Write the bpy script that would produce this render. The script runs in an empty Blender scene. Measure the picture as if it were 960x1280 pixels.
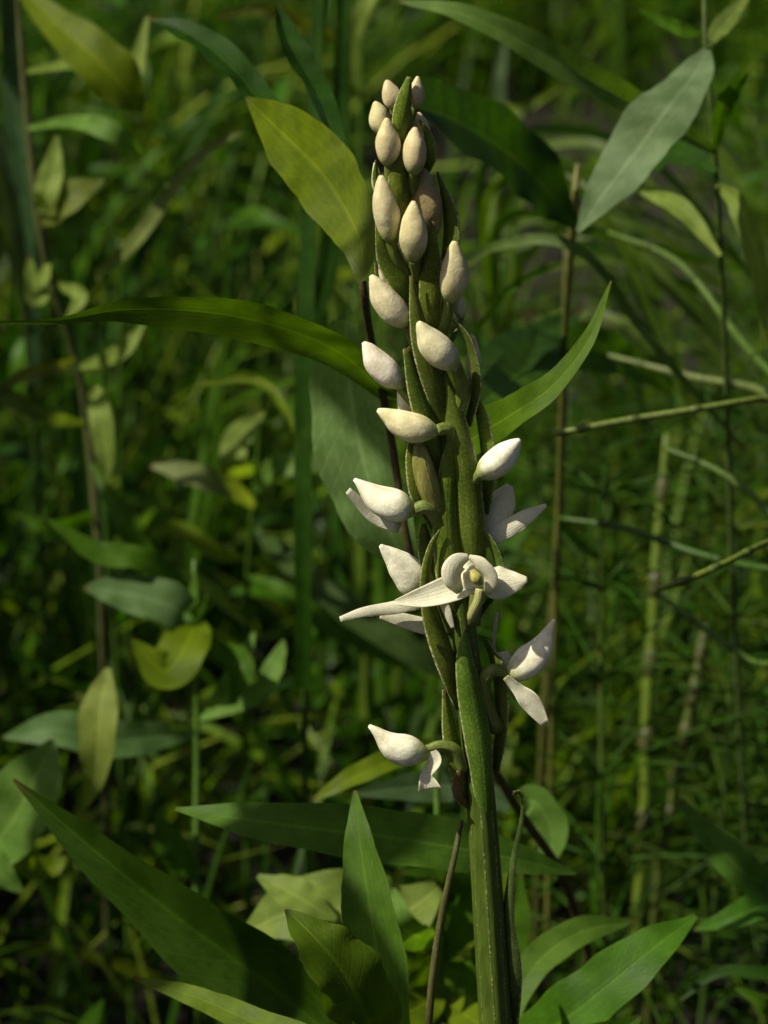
import bpy, math, random
from mathutils import Vector, Matrix, noise as mnoise
R = math.radians
sc = bpy.context.scene
COL = sc.collection

# ------------------------------------------------------------------ camera
PITCH = R(22.0)
S = 0.70                                   # camera to orchid, metres
FRAME_H = 0.205                            # height of the frame at that distance, metres
K = FRAME_H / 1280.0 / S                   # metres per photo pixel per metre of depth
FWD = Vector((0, math.cos(PITCH), -math.sin(PITCH)))
UP = Vector((0, math.sin(PITCH), math.cos(PITCH)))
RIGHT = Vector((1, 0, 0))
CAM = Vector((0, 0, 0.40)) - FWD * S
cd = bpy.data.cameras.new('camera'); cam = bpy.data.objects.new('camera', cd); COL.objects.link(cam)
cam.location = CAM; cam.rotation_euler = (math.pi / 2 - PITCH, 0, 0)
cd.sensor_fit = 'VERTICAL'; cd.sensor_height = 7.2; cd.lens = 7.2 * S / FRAME_H
cd.clip_start = 0.01; cd.clip_end = 500
cd.dof.use_dof = True; cd.dof.focus_distance = S; cd.dof.aperture_fstop = cd.lens / 4.8
sc.camera = cam

# ------------------------------------------------------------------ sky, sun, exposure
SUN_AZ, SUN_EL = R(-110), R(52)            # azimuth from +Y (the view direction), negative = left
sun_dir = Vector((math.sin(SUN_AZ) * math.cos(SUN_EL), math.cos(SUN_AZ) * math.cos(SUN_EL), math.sin(SUN_EL)))
w = bpy.data.worlds.new('World'); sc.world = w; w.use_nodes = True
wn = w.node_tree
sky = wn.nodes.new('ShaderNodeTexSky'); sky.sky_type = 'NISHITA'; sky.sun_disc = False
sky.sun_elevation = SUN_EL; sky.sun_rotation = SUN_AZ
sky.air_density = 0.6; sky.dust_density = 4.0; sky.ozone_density = 0.2
wn.links.new(sky.outputs[0], wn.nodes['Background'].inputs[0])
wn.nodes['Background'].inputs[1].default_value = 0.05
sd = bpy.data.lights.new('sun', 'SUN'); sd.energy = 5.0; sd.angle = R(0.53); sd.color = (1.0, 0.92, 0.74)
sun = bpy.data.objects.new('sun', sd); COL.objects.link(sun)
sun.rotation_euler = sun_dir.to_track_quat('Z', 'Y').to_euler(); sun.location = (-2, -1, 4)
sc.view_settings.view_transform = 'Standard'; sc.view_settings.look = 'None'
sc.view_settings.exposure = 0.25; sc.view_settings.gamma = 1.0
sc.cycles.max_bounces = 4; sc.cycles.transmission_bounces = 3; sc.cycles.diffuse_bounces = 2; sc.cycles.glossy_bounces = 2

rng = random.Random(7)

# ------------------------------------------------------------------ materials
class NT:
    def __init__(s, name):
        s.m = bpy.data.materials.new(name); s.m.use_nodes = True
        s.t = s.m.node_tree; s.t.nodes.clear()
    def n(s, typ, **kw):
        o = s.t.nodes.new('ShaderNode' + typ)
        for k, v in kw.items(): setattr(o, k, v)
        return o
    def put(s, sock, v):
        if isinstance(v, bpy.types.NodeSocket): s.t.links.new(v, sock)
        else:
            if hasattr(sock.default_value, '__len__') and len(sock.default_value) == 4 and len(v) == 3: v = (*v, 1)
            sock.default_value = v
    def math(s, op, a, b=0.0, c=None):
        o = s.n('Math', operation=op); s.put(o.inputs[0], a); s.put(o.inputs[1], b)
        if c is not None: s.put(o.inputs[2], c)
        return o.outputs[0]
    def ramp(s, v, lo, hi, a=0.0, b=1.0):
        o = s.n('MapRange', interpolation_type='SMOOTHSTEP'); s.put(o.inputs[0], v)
        for i, x in enumerate((lo, hi, a, b)): s.put(o.inputs[i + 1], x)
        return o.outputs[0]
    def mix(s, f, a, b, mode='MIX'):
        o = s.n('Mix', data_type='RGBA', blend_type=mode); s.put(o.inputs[0], f); s.put(o.inputs[6], a); s.put(o.inputs[7], b)
        return o.outputs[2]
    def noise(s, vec, scale, detail=3.0, rough=0.55):
        o = s.n('TexNoise'); s.put(o.inputs['Vector'], vec); s.put(o.inputs['Scale'], scale)
        s.put(o.inputs['Detail'], detail); s.put(o.inputs['Roughness'], rough)
        return o.outputs[0]
    def bump(s, h, strength, dist):
        o = s.n('Bump'); s.put(o.inputs['Height'], h); s.put(o.inputs['Strength'], strength); s.put(o.inputs['Distance'], dist)
        return o.outputs[0]
    def out(s, sh):
        o = s.n('OutputMaterial'); s.t.links.new(sh, o.inputs[0]); return s.m

def leaf_material(name, island=False, trans=0.42, rough=0.52, spec=0.15, vein=1.0, margin=0.0, fine=1.0, simple=False):
    t = NT(name)
    uv = t.n('UVMap').outputs[0]; sep = t.n('SeparateXYZ'); t.put(sep.inputs[0], uv)
    u, v = sep.outputs[0], sep.outputs[1]
    m = t.math('ABSOLUTE', t.math('MULTIPLY_ADD', u, 2.0, -1.0))
    geo = t.n('NewGeometry'); pos = geo.outputs['Position']
    if island:
        cr = t.n('ValToRGB'); t.put(cr.inputs[0], geo.outputs['Random Per Island'])
        e = cr.color_ramp.elements
        e[0].position = 0; e[0].color = (0.008, 0.030, 0.001, 1); e[1].position = 1; e[1].color = (0.16, 0.22, 0.02, 1)
        for p, c in ((0.3, (0.018, 0.056, 0.001, 1)), (0.6, (0.050, 0.110, 0.002, 1)), (0.85, (0.095, 0.165, 0.005, 1))):
            x = e.new(p); x.color = c
        base = cr.outputs[0]
    else:
        base = t.n('ObjectInfo').outputs['Color']
    n1 = t.noise(pos, 130.0, 4.0)
    base = t.mix(1.0, base, t.mix(t.ramp(n1, 0.3, 0.7), (0.72, 0.76, 0.7), (1.22, 1.18, 1.3)), 'MULTIPLY')
    if simple:                      # blurred background plants: no fine relief
        colr = t.mix(t.math('MULTIPLY', t.ramp(m, 0.12, 0.02), 0.5), base, t.mix(1.0, base, (1.5, 1.4, 1.5), 'MULTIPLY'))
        p = t.n('BsdfPrincipled'); t.put(p.inputs['Base Color'], colr); t.put(p.inputs['Roughness'], rough - 0.07); t.put(p.inputs['Specular IOR Level'], spec)
        tr = t.n('BsdfTranslucent'); t.put(tr.inputs[0], t.mix(1.0, colr, (1.75, 1.9, 0.22), 'MULTIPLY'))
        mx = t.n('MixShader'); t.put(mx.inputs[0], trans); t.t.links.new(p.outputs[0], mx.inputs[1]); t.t.links.new(tr.outputs[0], mx.inputs[2])
        return t.out(mx.outputs[0])
    # worn, yellowed patches and a few brown specks
    n2 = t.noise(pos, 55.0, 5.0, 0.65)
    base = t.mix(t.ramp(n2, 0.60, 0.74, 0.0, 0.25), base, (0.11, 0.13, 0.015))
    n3 = t.noise(pos, 420.0, 2.0)
    base = t.mix(t.ramp(n3, 0.70, 0.76, 0.0, 0.5), base, (0.06, 0.045, 0.015))
    base = t.mix(t.ramp(t.math('ADD', v, t.math('MULTIPLY', t.math('SUBTRACT', n2, 0.5), 0.22)), 0.955, 1.02, 0.0, 0.85), base, (0.085, 0.055, 0.018))
    rib = t.ramp(m, 0.10, 0.015)
    # curved side veins
    ph = t.math('SUBTRACT', t.math('MULTIPLY', v, 13.0), t.math('MULTIPLY', m, 2.4))
    fr = t.math('ABSOLUTE', t.math('SUBTRACT', t.math('FRACT', ph), 0.5))
    veins = t.ramp(fr, 0.10, 0.01)
    long = t.ramp(t.math('SINE', t.math('MULTIPLY', u, 60.0)), 0.2, 1.0)
    pale = t.mix(1.0, base, (1.7, 1.55, 1.9), 'MULTIPLY')
    colr = t.mix(t.math('MULTIPLY', rib, 0.7 * vein), base, pale)
    colr = t.mix(t.math('MULTIPLY', veins, 0.16 * vein), colr, pale)
    colr = t.mix(t.math('MULTIPLY', long, 0.15), colr, pale)
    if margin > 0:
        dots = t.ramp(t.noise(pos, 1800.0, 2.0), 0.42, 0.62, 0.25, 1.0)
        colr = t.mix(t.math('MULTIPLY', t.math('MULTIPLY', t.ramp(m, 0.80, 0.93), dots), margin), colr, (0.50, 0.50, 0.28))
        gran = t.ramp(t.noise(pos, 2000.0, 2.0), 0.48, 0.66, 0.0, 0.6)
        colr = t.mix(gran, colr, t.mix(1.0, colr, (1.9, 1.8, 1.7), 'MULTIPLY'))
    h = t.math('ADD', t.math('MULTIPLY', t.noise(pos, 900.0 * fine, 3.0), 0.5),
               t.math('ADD', t.math('MULTIPLY', rib, -0.7 * vein), t.math('MULTIPLY', veins, -0.18 * vein)))
    nb = t.bump(h, 0.5, 0.0003)
    p = t.n('BsdfPrincipled'); t.put(p.inputs['Base Color'], colr); t.put(p.inputs['Roughness'], t.ramp(n1, 0.2, 0.8, rough - 0.1, rough + 0.12))
    t.put(p.inputs['Specular IOR Level'], spec); t.put(p.inputs['Normal'], nb)
    tr = t.n('BsdfTranslucent'); t.put(tr.inputs[0], t.mix(1.0, colr, (1.75, 1.9, 0.22), 'MULTIPLY')); t.put(tr.inputs['Normal'], nb)
    mx = t.n('MixShader'); t.put(mx.inputs[0], trans); t.t.links.new(p.outputs[0], mx.inputs[1]); t.t.links.new(tr.outputs[0], mx.inputs[2])
    return t.out(mx.outputs[0])

def bud_material(name, sss=0.35):
    t = NT(name)
    uv = t.n('UVMap').outputs[0]; sep = t.n('SeparateXYZ'); t.put(sep.inputs[0], uv)
    u, v = sep.outputs[0], sep.outputs[1]
    pos = t.n('NewGeometry').outputs['Position']
    base = t.n('ObjectInfo').outputs['Color']
    n1 = t.noise(pos, 420.0, 4.0)
    base = t.mix(1.0, base, t.mix(t.ramp(n1, 0.3, 0.7), (0.84, 0.82, 0.72), (1.08, 1.07, 1.06)), 'MULTIPLY')
    n2 = t.noise(pos, 2600.0, 2.0)
    base = t.mix(t.ramp(n2, 0.48, 0.62, 0.0, 0.6), base, t.mix(1.0, base, (1.14, 1.14, 1.12), 'MULTIPLY'))
    n3 = t.noise(pos, 1500.0, 2.0)
    base = t.mix(t.ramp(n3, 0.70, 0.78, 0.0, 0.6), base, (0.20, 0.14, 0.06))
    seam = t.ramp(t.math('ABSOLUTE', t.math('SUBTRACT', t.math('FRACT', t.math('MULTIPLY', u, 3.0)), 0.5)), 0.06, 0.0)
    base = t.mix(t.math('MULTIPLY', seam, 0.35), base, (0.42, 0.38, 0.2))
    vv = t.math('ADD', v, t.math('MULTIPLY', t.math('SUBTRACT', n1, 0.5), 0.25))
    base = t.mix(t.ramp(vv, 0.36, 0.0), base, (0.24, 0.29, 0.07))
    h = t.math('ADD', t.noise(pos, 1900.0, 3.0), t.math('ADD', t.math('MULTIPLY', seam, -0.5), t.math('MULTIPLY', t.noise(pos, 700.0, 2.0), 1.2)))
    p = t.n('BsdfPrincipled'); t.put(p.inputs['Base Color'], base); t.put(p.inputs['Roughness'], 0.55)
    t.put(p.inputs['Specular IOR Level'], 0.3)
    t.put(p.inputs['Subsurface Weight'], sss); t.put(p.inputs['Subsurface Radius'], (1.0, 0.8, 0.4)); t.put(p.inputs['Subsurface Scale'], 0.0012)
    t.put(p.inputs['Normal'], t.bump(h, 0.5, 0.00016))
    return t.out(p.outputs[0])

def petal_material(name):
    t = NT(name)
    uv = t.n('UVMap').outputs[0]; sep = t.n('SeparateXYZ'); t.put(sep.inputs[0], uv)
    u, v = sep.outputs[0], sep.outputs[1]
    pos = t.n('NewGeometry').outputs['Position']
    base = t.n('ObjectInfo').outputs['Color']
    n1 = t.noise(pos, 600.0, 4.0)
    base = t.mix(1.0, base, t.mix(t.ramp(n1, 0.3, 0.7), (0.94, 0.93, 0.88), (1.04, 1.04, 1.04)), 'MULTIPLY')
    n2 = t.noise(pos, 2600.0, 2.0)
    base = t.mix(t.ramp(n2, 0.48, 0.62, 0.0, 0.6), base, t.mix(1.0, base, (1.15, 1.15, 1.15), 'MULTIPLY'))
    st = t.ramp(t.math('SINE', t.math('MULTIPLY', u, 44.0)), 0.6, 1.0)
    base = t.mix(t.math('MULTIPLY', st, 0.10), base, (0.5, 0.5, 0.32))
    base = t.mix(t.ramp(v, 0.16, 0.0, 0, 0.8), base, (0.36, 0.38, 0.14))
    nb = t.bump(t.math('ADD', t.math('ADD', t.noise(pos, 2600.0, 3.0), t.math('MULTIPLY', st, -0.5)), t.noise(pos, 500.0, 2.0)), 0.45, 0.00022)
    p = t.n('BsdfPrincipled'); t.put(p.inputs['Base Color'], base); t.put(p.inputs['Roughness'], 0.5); t.put(p.inputs['Specular IOR Level'], 0.3)
    t.put(p.inputs['Normal'], nb)
    tr = t.n('BsdfTranslucent'); t.put(tr.inputs[0], t.mix(1.0, base, (1.0, 0.97, 0.75), 'MULTIPLY')); t.put(tr.inputs['Normal'], nb)
    mx = t.n('MixShader'); t.put(mx.inputs[0], 0.38); t.t.links.new(p.outputs[0], mx.inputs[1]); t.t.links.new(tr.outputs[0], mx.inputs[2])
    return t.out(mx.outputs[0])

def stem_material(name):
    t = NT(name)
    uv = t.n('UVMap').outputs[0]; sep = t.n('SeparateXYZ'); t.put(sep.inputs[0], uv)
    u = sep.outputs[0]
    pos = t.n('NewGeometry').outputs['Position']
    base = t.n('ObjectInfo').outputs['Color']
    mp = t.n('Mapping'); t.put(mp.inputs[0], pos); mp.inputs['Scale'].default_value = (1, 1, 0.12)
    n1 = t.noise(mp.outputs[0], 900.0, 4.0)
    base = t.mix(1.0, base, t.mix(t.ramp(n1, 0.3, 0.7), (0.75, 0.75, 0.7), (1.25, 1.2, 1.2)), 'MULTIPLY')
    ridge = t.ramp(t.math('SINE', t.math('MULTIPLY', u, 2 * math.pi * 7)), 0.80, 1.0)
    dots = t.ramp(t.noise(pos, 1500.0, 2.0), 0.50, 0.64)
    base = t.mix(t.math('MULTIPLY', t.math('MULTIPLY', ridge, dots), 0.45), base, (0.42, 0.42, 0.22))
    p = t.n('BsdfPrincipled'); t.put(p.inputs['Base Color'], base); t.put(p.inputs['Roughness'], 0.5); t.put(p.inputs['Specular IOR Level'], 0.35)
    t.put(p.inputs['Subsurface Weight'], 0.15); t.put(p.inputs['Subsurface Radius'], (0.6, 1.0, 0.2)); t.put(p.inputs['Subsurface Scale'], 0.0012)
    t.put(p.inputs['Normal'], t.bump(t.math('ADD', n1, t.math('MULTIPLY', ridge, 0.8)), 0.5, 0.0004))
    return t.out(p.outputs[0])

def soil_material(name):
    t = NT(name)
    pos = t.n('NewGeometry').outputs['Position']
    n1 = t.noise(pos, 14.0, 6.0, 0.65); n2 = t.noise(pos, 160.0, 5.0, 0.65)
    c = t.mix(t.ramp(n1, 0.35, 0.65), (0.006, 0.004, 0.002), (0.014, 0.009, 0.005))
    c = t.mix(t.ramp(n2, 0.5, 0.75), c, (0.025, 0.018, 0.010))
    c = t.mix(t.ramp(t.noise(pos, 40.0, 4.0), 0.58, 0.7, 0.0, 0.6), c, (0.03, 0.05, 0.012))
    p = t.n('BsdfPrincipled'); t.put(p.inputs['Base Color'], c); t.put(p.inputs['Roughness'], 0.95)
    t.put(p.inputs['Normal'], t.bump(t.math('ADD', n2, t.math('MULTIPLY', n1, 2.0)), 0.8, 0.01))
    return t.out(p.outputs[0])

M_LEAF = leaf_material('leaf_blade')
M_GRASS = leaf_material('grass_blade', trans=0.4, vein=0.35)
M_STUFF = leaf_material('undergrowth', island=True, trans=0.38, simple=True, spec=0.12)
M_BACK = leaf_material('thicket_leaf', trans=0.38, simple=True, spec=0.15)
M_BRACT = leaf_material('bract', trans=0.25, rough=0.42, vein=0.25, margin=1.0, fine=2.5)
M_BUD = bud_material('bud_skin')
M_PETAL = petal_material('petal')
M_STEM = stem_material('stem_skin')
M_SOIL = soil_material('soil')

# ------------------------------------------------------------------ geometry helpers
def P(px, py, d):
    """photo pixel (960x1280) at depth d -> world point"""
    return CAM + FWD * d + RIGHT * ((px - 480) * K * d) + UP * ((640 - py) * K * d)

def O(px, py, off=0.0):
    """point on the orchid: its near-vertical plane, off = mm toward the camera"""
    return P(px, py, S + (py - 640) * 0.000045 - off * 0.001)

def catmull(vals, n):
    """resample a list of floats or Vectors to n values"""
    L = len(vals); out = []
    for i in range(n):
        x = i / (n - 1) * (L - 1); j = min(int(x), L - 2); f = x - j
        p1, p2 = vals[j], vals[j + 1]
        p0 = vals[j - 1] if j > 0 else p1 * 2 - p2
        p3 = vals[j + 2] if j + 2 < L else p2 * 2 - p1
        out.append((p1 * 2 + (p2 - p0) * f + (p0 * 2 - p1 * 5 + p2 * 4 - p3) * (f * f) + (p1 * 3 - p0 - p2 * 3 + p3) * (f * f * f)) * 0.5)
    return out

def mesh_from(name, verts, faces, uvs, mat, smooth=True):
    me = bpy.data.meshes.new(name)
    me.from_pydata([tuple(v) for v in verts], [], faces)
    if uvs is not None:
        lay = me.uv_layers.new(name='UVMap')
        idx = [0] * len(me.loops); me.loops.foreach_get('vertex_index', idx)
        flat = []
        for i in idx: flat.extend(uvs[i])
        lay.data.foreach_set('uv', flat)
    if smooth: me.polygons.foreach_set('use_smooth', [True] * len(me.polygons))
    me.materials.append(mat); me.update()
    return me

def link(name, me, parent=None, color=(1, 1, 1)):
    o = bpy.data.objects.new(name, me); COL.objects.link(o)
    if parent is not None: o.parent = parent
    o.color = (*color, 1)
    return o

def empty(name, loc, label, cat, group=None):
    o = bpy.data.objects.new(name, None); COL.objects.link(o); o.location = loc
    o.empty_display_size = 0.02
    o['label'] = label; o['category'] = cat
    if group: o['group'] = group
    return o

def tangents(pts):
    n = len(pts); T = []
    for i in range(n):
        t = pts[min(i + 1, n - 1)] - pts[max(i - 1, 0)]
        T.append(t.normalized() if t.length > 1e-9 else Vector((0, 0, 1)))
    return T

def tube_data(pts, radii, ns=12, lobes=0, lobe_amp=0.0, flat=1.0, flat_dir=None, phase=0.0, cap=True, joints=0):
    """pts, radii already resampled (metres)"""
    T = tangents(pts); ref = flat_dir or Vector((0.13, -1, 0.21))
    V, F, U = [], [], []
    n = len(pts)
    for i in range(n):
        t = T[i]; a = (ref - t * ref.dot(t))
        if a.length < 1e-4: a = Vector((1, 0, 0)) - t * t.x
        a.normalize(); b = t.cross(a)
        for j in range(ns):
            th = 2 * math.pi * j / ns
            r = radii[i] * (1 + lobe_amp * math.cos(lobes * th + phase))
            V.append(pts[i] + a * (math.cos(th) * r * flat) + b * (math.sin(th) * r)); U.append((j / ns, i / (n - 1)))
    for i in range(n - 1):
        for j in range(ns):
            k = (j + 1) % ns
            F.append((i * ns + j, i * ns + k, (i + 1) * ns + k, (i + 1) * ns + j))
    if cap:
        F.append(tuple(range(ns - 1, -1, -1))); F.append(tuple((n - 1) * ns + j for j in range(ns)))
    return V, F, U

def ribbon_data(pts, hw, side, fold=0.25, cup=0.0, wave=0.0, wf=5.0, nx=8, teeth=0.0, seed=0):
    """pts, hw resampled; side = list of unit side vectors; offset along normal = side x tangent.
    fold > 0 lifts the margins (V), cup in radians wraps the cross-section into an arc."""
    T = tangents(pts); V, F, U = [], [], []
    n = len(pts); r = random.Random(seed)
    for i in range(n):
        t = T[i]; s = (side[i] - t * side[i].dot(t)).normalized(); nn = s.cross(t).normalized()
        v = i / (n - 1); h = max(hw[i], 2e-5)
        th = (1 + teeth * r.uniform(-1, 1)), (1 + teeth * r.uniform(-1, 1))
        for j in range(nx + 1):
            u = j / nx * 2 - 1; hh = h * (th[0] if u < 0 else th[1])
            if abs(cup) > 1e-3:
                a = cup
                x = hh * math.sin(a * u) / math.sin(min(a, math.pi / 2)); z = hh * (math.cos(a * u) - 1) / math.sin(min(abs(a), math.pi / 2)) * (1 if a > 0 else -1)
            else:
                x = hh * u; z = 0
            z += fold * hh * abs(u) + wave * h * math.sin(wf * 2 * math.pi * v + (1.7 if u > 0 else 0) + seed) * u * u
            V.append(pts[i] + s * x + nn * z); U.append((j / nx, v))
    w = nx + 1
    for i in range(n - 1):
        for j in range(nx):
            F.append((i * w + j, i * w + j + 1, (i + 1) * w + j + 1, (i + 1) * w + j))
    return V, F, U

def rel(V, o): return [v - o for v in V]

def cam_sides(pts, roll):
    """side vectors lying across the view, turned by roll (rad) about the leaf's length; a float or a list"""
    T = tangents(pts); out = []
    rolls = catmull([float(x) for x in roll], len(pts)) if isinstance(roll, (list, tuple)) else [roll] * len(pts)
    for p, t, ro in zip(pts, T, rolls):
        tc = (CAM - p).normalized()
        s = t.cross(tc)
        if s.length < 1e-3: s = RIGHT.copy()
        s.normalize()
        out.append(Matrix.Rotation(R(ro), 3, t) @ s)
    return out

LEAF_N = [0]
def px_leaf(parent, pts, hw, d, color, roll=0.0, fold=0.2, cup=0.0, wave=0.10, teeth=0.014, name='leaf', mat=None, n=30, nx=8, foreshort=True, wf=4.0, mode=None):
    """leaf of a plant from its midrib (px, py[, depth]) base -> tip and half width in pixels"""
    LEAF_N[0] += 1
    p3 = [P(q[0], q[1], q[2] if len(q) > 2 else d) for q in pts]
    pts3 = catmull(p3, n); h = [max(x, 0.15) * K * d for x in catmull([float(x) for x in hw], n)]
    if mode is None: mode = 'sun' if color in (PALE, GLAUC) else 'sun' if color == YL else None
    if mode:                       # turn the blade so its near side faces the sun, or away from it
        mag = max(abs(roll), 18 if mode == 'sun' else 38); best = []
        for ro in (-mag, mag):
            sds = cam_sides(pts3, ro); T = tangents(pts3); sc_ = 0
            for i in range(3, n - 3):
                nn = sds[i].cross(T[i]); nn = nn if nn.dot(CAM - pts3[i]) > 0 else -nn
                sc_ += nn.dot(sun_dir)
            best.append((sc_, ro))
        roll = (max(best) if mode == 'sun' else min(best))[1]
    if foreshort and not isinstance(roll, (list, tuple)): h = [x / max(0.35, math.cos(R(roll))) for x in h]
    V, F, U = ribbon_data(pts3, h, cam_sides(pts3, roll), fold, cup, wave, wf, nx, teeth, LEAF_N[0])
    return link(name, mesh_from(name, rel(V, parent.location), F, U, mat or M_LEAF), parent, color)

def px_tube(parent, pts, rad, d, color, name='stem', mat=None, n=24, ns=10, to_ground=None, lobes=0, amp=0.0):
    p3 = [P(q[0], q[1], q[2] if len(q) > 2 else d) for q in pts]
    pts3 = catmull(p3, n); r = [x * K * d for x in catmull([float(x) for x in rad], n)]
    if to_ground is not None:      # list runs top -> bottom; go on to the root
        a = pts3[-1]; t = (pts3[-1] - pts3[-2]).normalized()
        for i in range(1, 9):
            f = i / 8
            q = (a + t * (a - to_ground).length * 0.35 * f * (1 - f)).lerp(to_ground, f)
            pts3.append(q); r.append(r[n - 1] * (1 + 0.2 * f))
    V, F, U = tube_data(pts3, r, ns, lobes, amp)
    return link(name, mesh_from(name, rel(V, parent.location), F, U, mat or M_STEM), parent, color)

# ------------------------------------------------------------------ ground
def build_ground():
    xs = sorted(set([round(-1.5 + i * 0.05, 3) for i in range(61)] + [s * a for s in (-1, 1) for a in (2, 3, 5, 9, 16, 30, 60, 120)]))
    ys = sorted(set([round(-1.0 + i * 0.05, 3) for i in range(81)] + [-120, -60, -30, -12, -5, -2.5, 4, 5.5, 9, 16, 30, 60, 120]))
    V, F = [], []
    for y in ys:
        for x in xs:
            V.append(Vector((x, y, 0.022 * mnoise.noise(Vector((x * 3, y * 3, 1.3))) + 0.012 * mnoise.noise(Vector((x * 11, y * 11, 4.0))))))
    nx = len(xs)
    for j in range(len(ys) - 1):
        for i in range(nx - 1):
            F.append((j * nx + i, j * nx + i + 1, (j + 1) * nx + i + 1, (j + 1) * nx + i))
    o = link('ground', mesh_from('ground', V, F, None, M_SOIL)); o['kind'] = 'structure'
build_ground()
def gz(x, y): return 0.022 * mnoise.noise(Vector((x * 3, y * 3, 1.3))) + 0.012 * mnoise.noise(Vector((x * 11, y * 11, 4.0)))
def G(x, y): return Vector((x, y, gz(x, y) - 0.004))

# ------------------------------------------------------------------ the orchid
stem_px = [(500, 118), (507, 160), (514, 210), (524, 290), (534, 370), (543, 450), (552, 540), (560, 620), (569, 700), (579, 790), (590, 880), (599, 970), (606, 1060), (612, 1150), (617, 1230), (622, 1310)]
stem_r = [3, 6, 8, 10, 11, 12, 14, 15, 16, 17, 18, 18, 19, 20, 20.5, 21]
st3 = catmull([O(x, y) for x, y in stem_px], 70); sr3 = [r * K * S for r in catmull([float(r) for r in stem_r], 70)]
a = st3[-1]; foot = G(a.x + 0.012, a.y + 0.01)
for i in range(1, 16):
    f = i / 15; st3.append(a.lerp(foot, f) + Vector((0.004 * math.sin(f * math.pi), 0, 0))); sr3.append(sr3[69] * (1 + 0.25 * f))
orchid = empty('orchid', foot, 'white flowering orchid spike with cream buds rising on a thick green stem', 'orchid')
GREEN = (0.110, 0.160, 0.020)
V, F, U = tube_data(st3, sr3, 28, 7, 0.06)
link('stem', mesh_from('stem', rel(V, foot), F, U, M_STEM), orchid, (0.060, 0.100, 0.010))

def bract(pts, hw, off, roll=0.0, cup=1.15, color=GREEN, name='bract', wave=0.03, parent=None, fold=0.0):
    """pts base -> tip, pixels; off in mm toward the camera (a number or one per point)"""
    LEAF_N[0] += 1
    offs = off if isinstance(off, (list, tuple)) else [off] * len(pts)
    offs = list(offs); offs[0] -= 2.4
    p3 = catmull([O(x, y, o) for (x, y), o in zip(pts, offs)], 26)
    h = [max(x, 0.4) * K * S for x in catmull([float(x) for x in hw], 26)]
    V, F, U = ribbon_data(p3, h, cam_sides(p3, roll), fold, cup, wave, 3.0, 12, 0.0, LEAF_N[0])
    me = mesh_from(name, rel(V, foot), F, U, M_BRACT)
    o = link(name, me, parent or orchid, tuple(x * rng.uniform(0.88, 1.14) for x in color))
    m = o.modifiers.new('thick', 'SOLIDIFY'); m.thickness = 0.00028; m.offset = -1
    return o

BUD_PROFILE = [0.30, 0.60, 0.80, 0.92, 0.99, 1.0, 0.97, 0.89, 0.76, 0.58, 0.40, 0.14]
def bud_mesh(base, tip, hw, off0, off1, bend=0.0, prof=BUD_PROFILE, flat=0.95, n=26, ns=22, lob=0.045, name='bud'):
    bx, by = base; tx, ty = tip; L = math.hypot(tx - bx, ty - by); nx_, ny_ = -(ty - by) / L, (tx - bx) / L
    mid = ((bx + tx) / 2 + nx_ * bend, (by + ty) / 2 + ny_ * bend)
    p3 = catmull([O(bx, by, off0), O(*mid, (off0 + off1) / 2), O(tx, ty, off1)], n)
    r = [x * hw * K * S for x in catmull(prof, n)]
    V, F, U = tube_data(p3, r, ns, 3, lob, flat, None, rng.uniform(0, 6))
    sd_ = rng.uniform(0, 50)
    V2 = []
    for v in V:
        V2.append(v + Vector((mnoise.noise(v * 260 + Vector((sd_, 0, 0))), mnoise.noise(v * 260 + Vector((0, sd_, 0))), mnoise.noise(v * 260 + Vector((0, 0, sd_))))) * 0.00028)
    return mesh_from(name, rel(V2, foot), F, U, M_BUD)

CREAM = (0.70, 0.655, 0.45); WHITE = (0.85, 0.845, 0.70); TAN = (0.58, 0.535, 0.33)
def green_tube(parent, pts, rad, offs, name='ovary', color=(0.125, 0.17, 0.028), n=16):
    p3 = catmull([O(x, y, o) for (x, y), o in zip(pts, offs)], n)
    V, F, U = tube_data(p3, [r * K * S for r in catmull([float(r) for r in rad], n)], 14, 6, 0.05)
    return link(name, mesh_from(name, rel(V, foot), F, U, M_STEM), parent, color)

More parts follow.
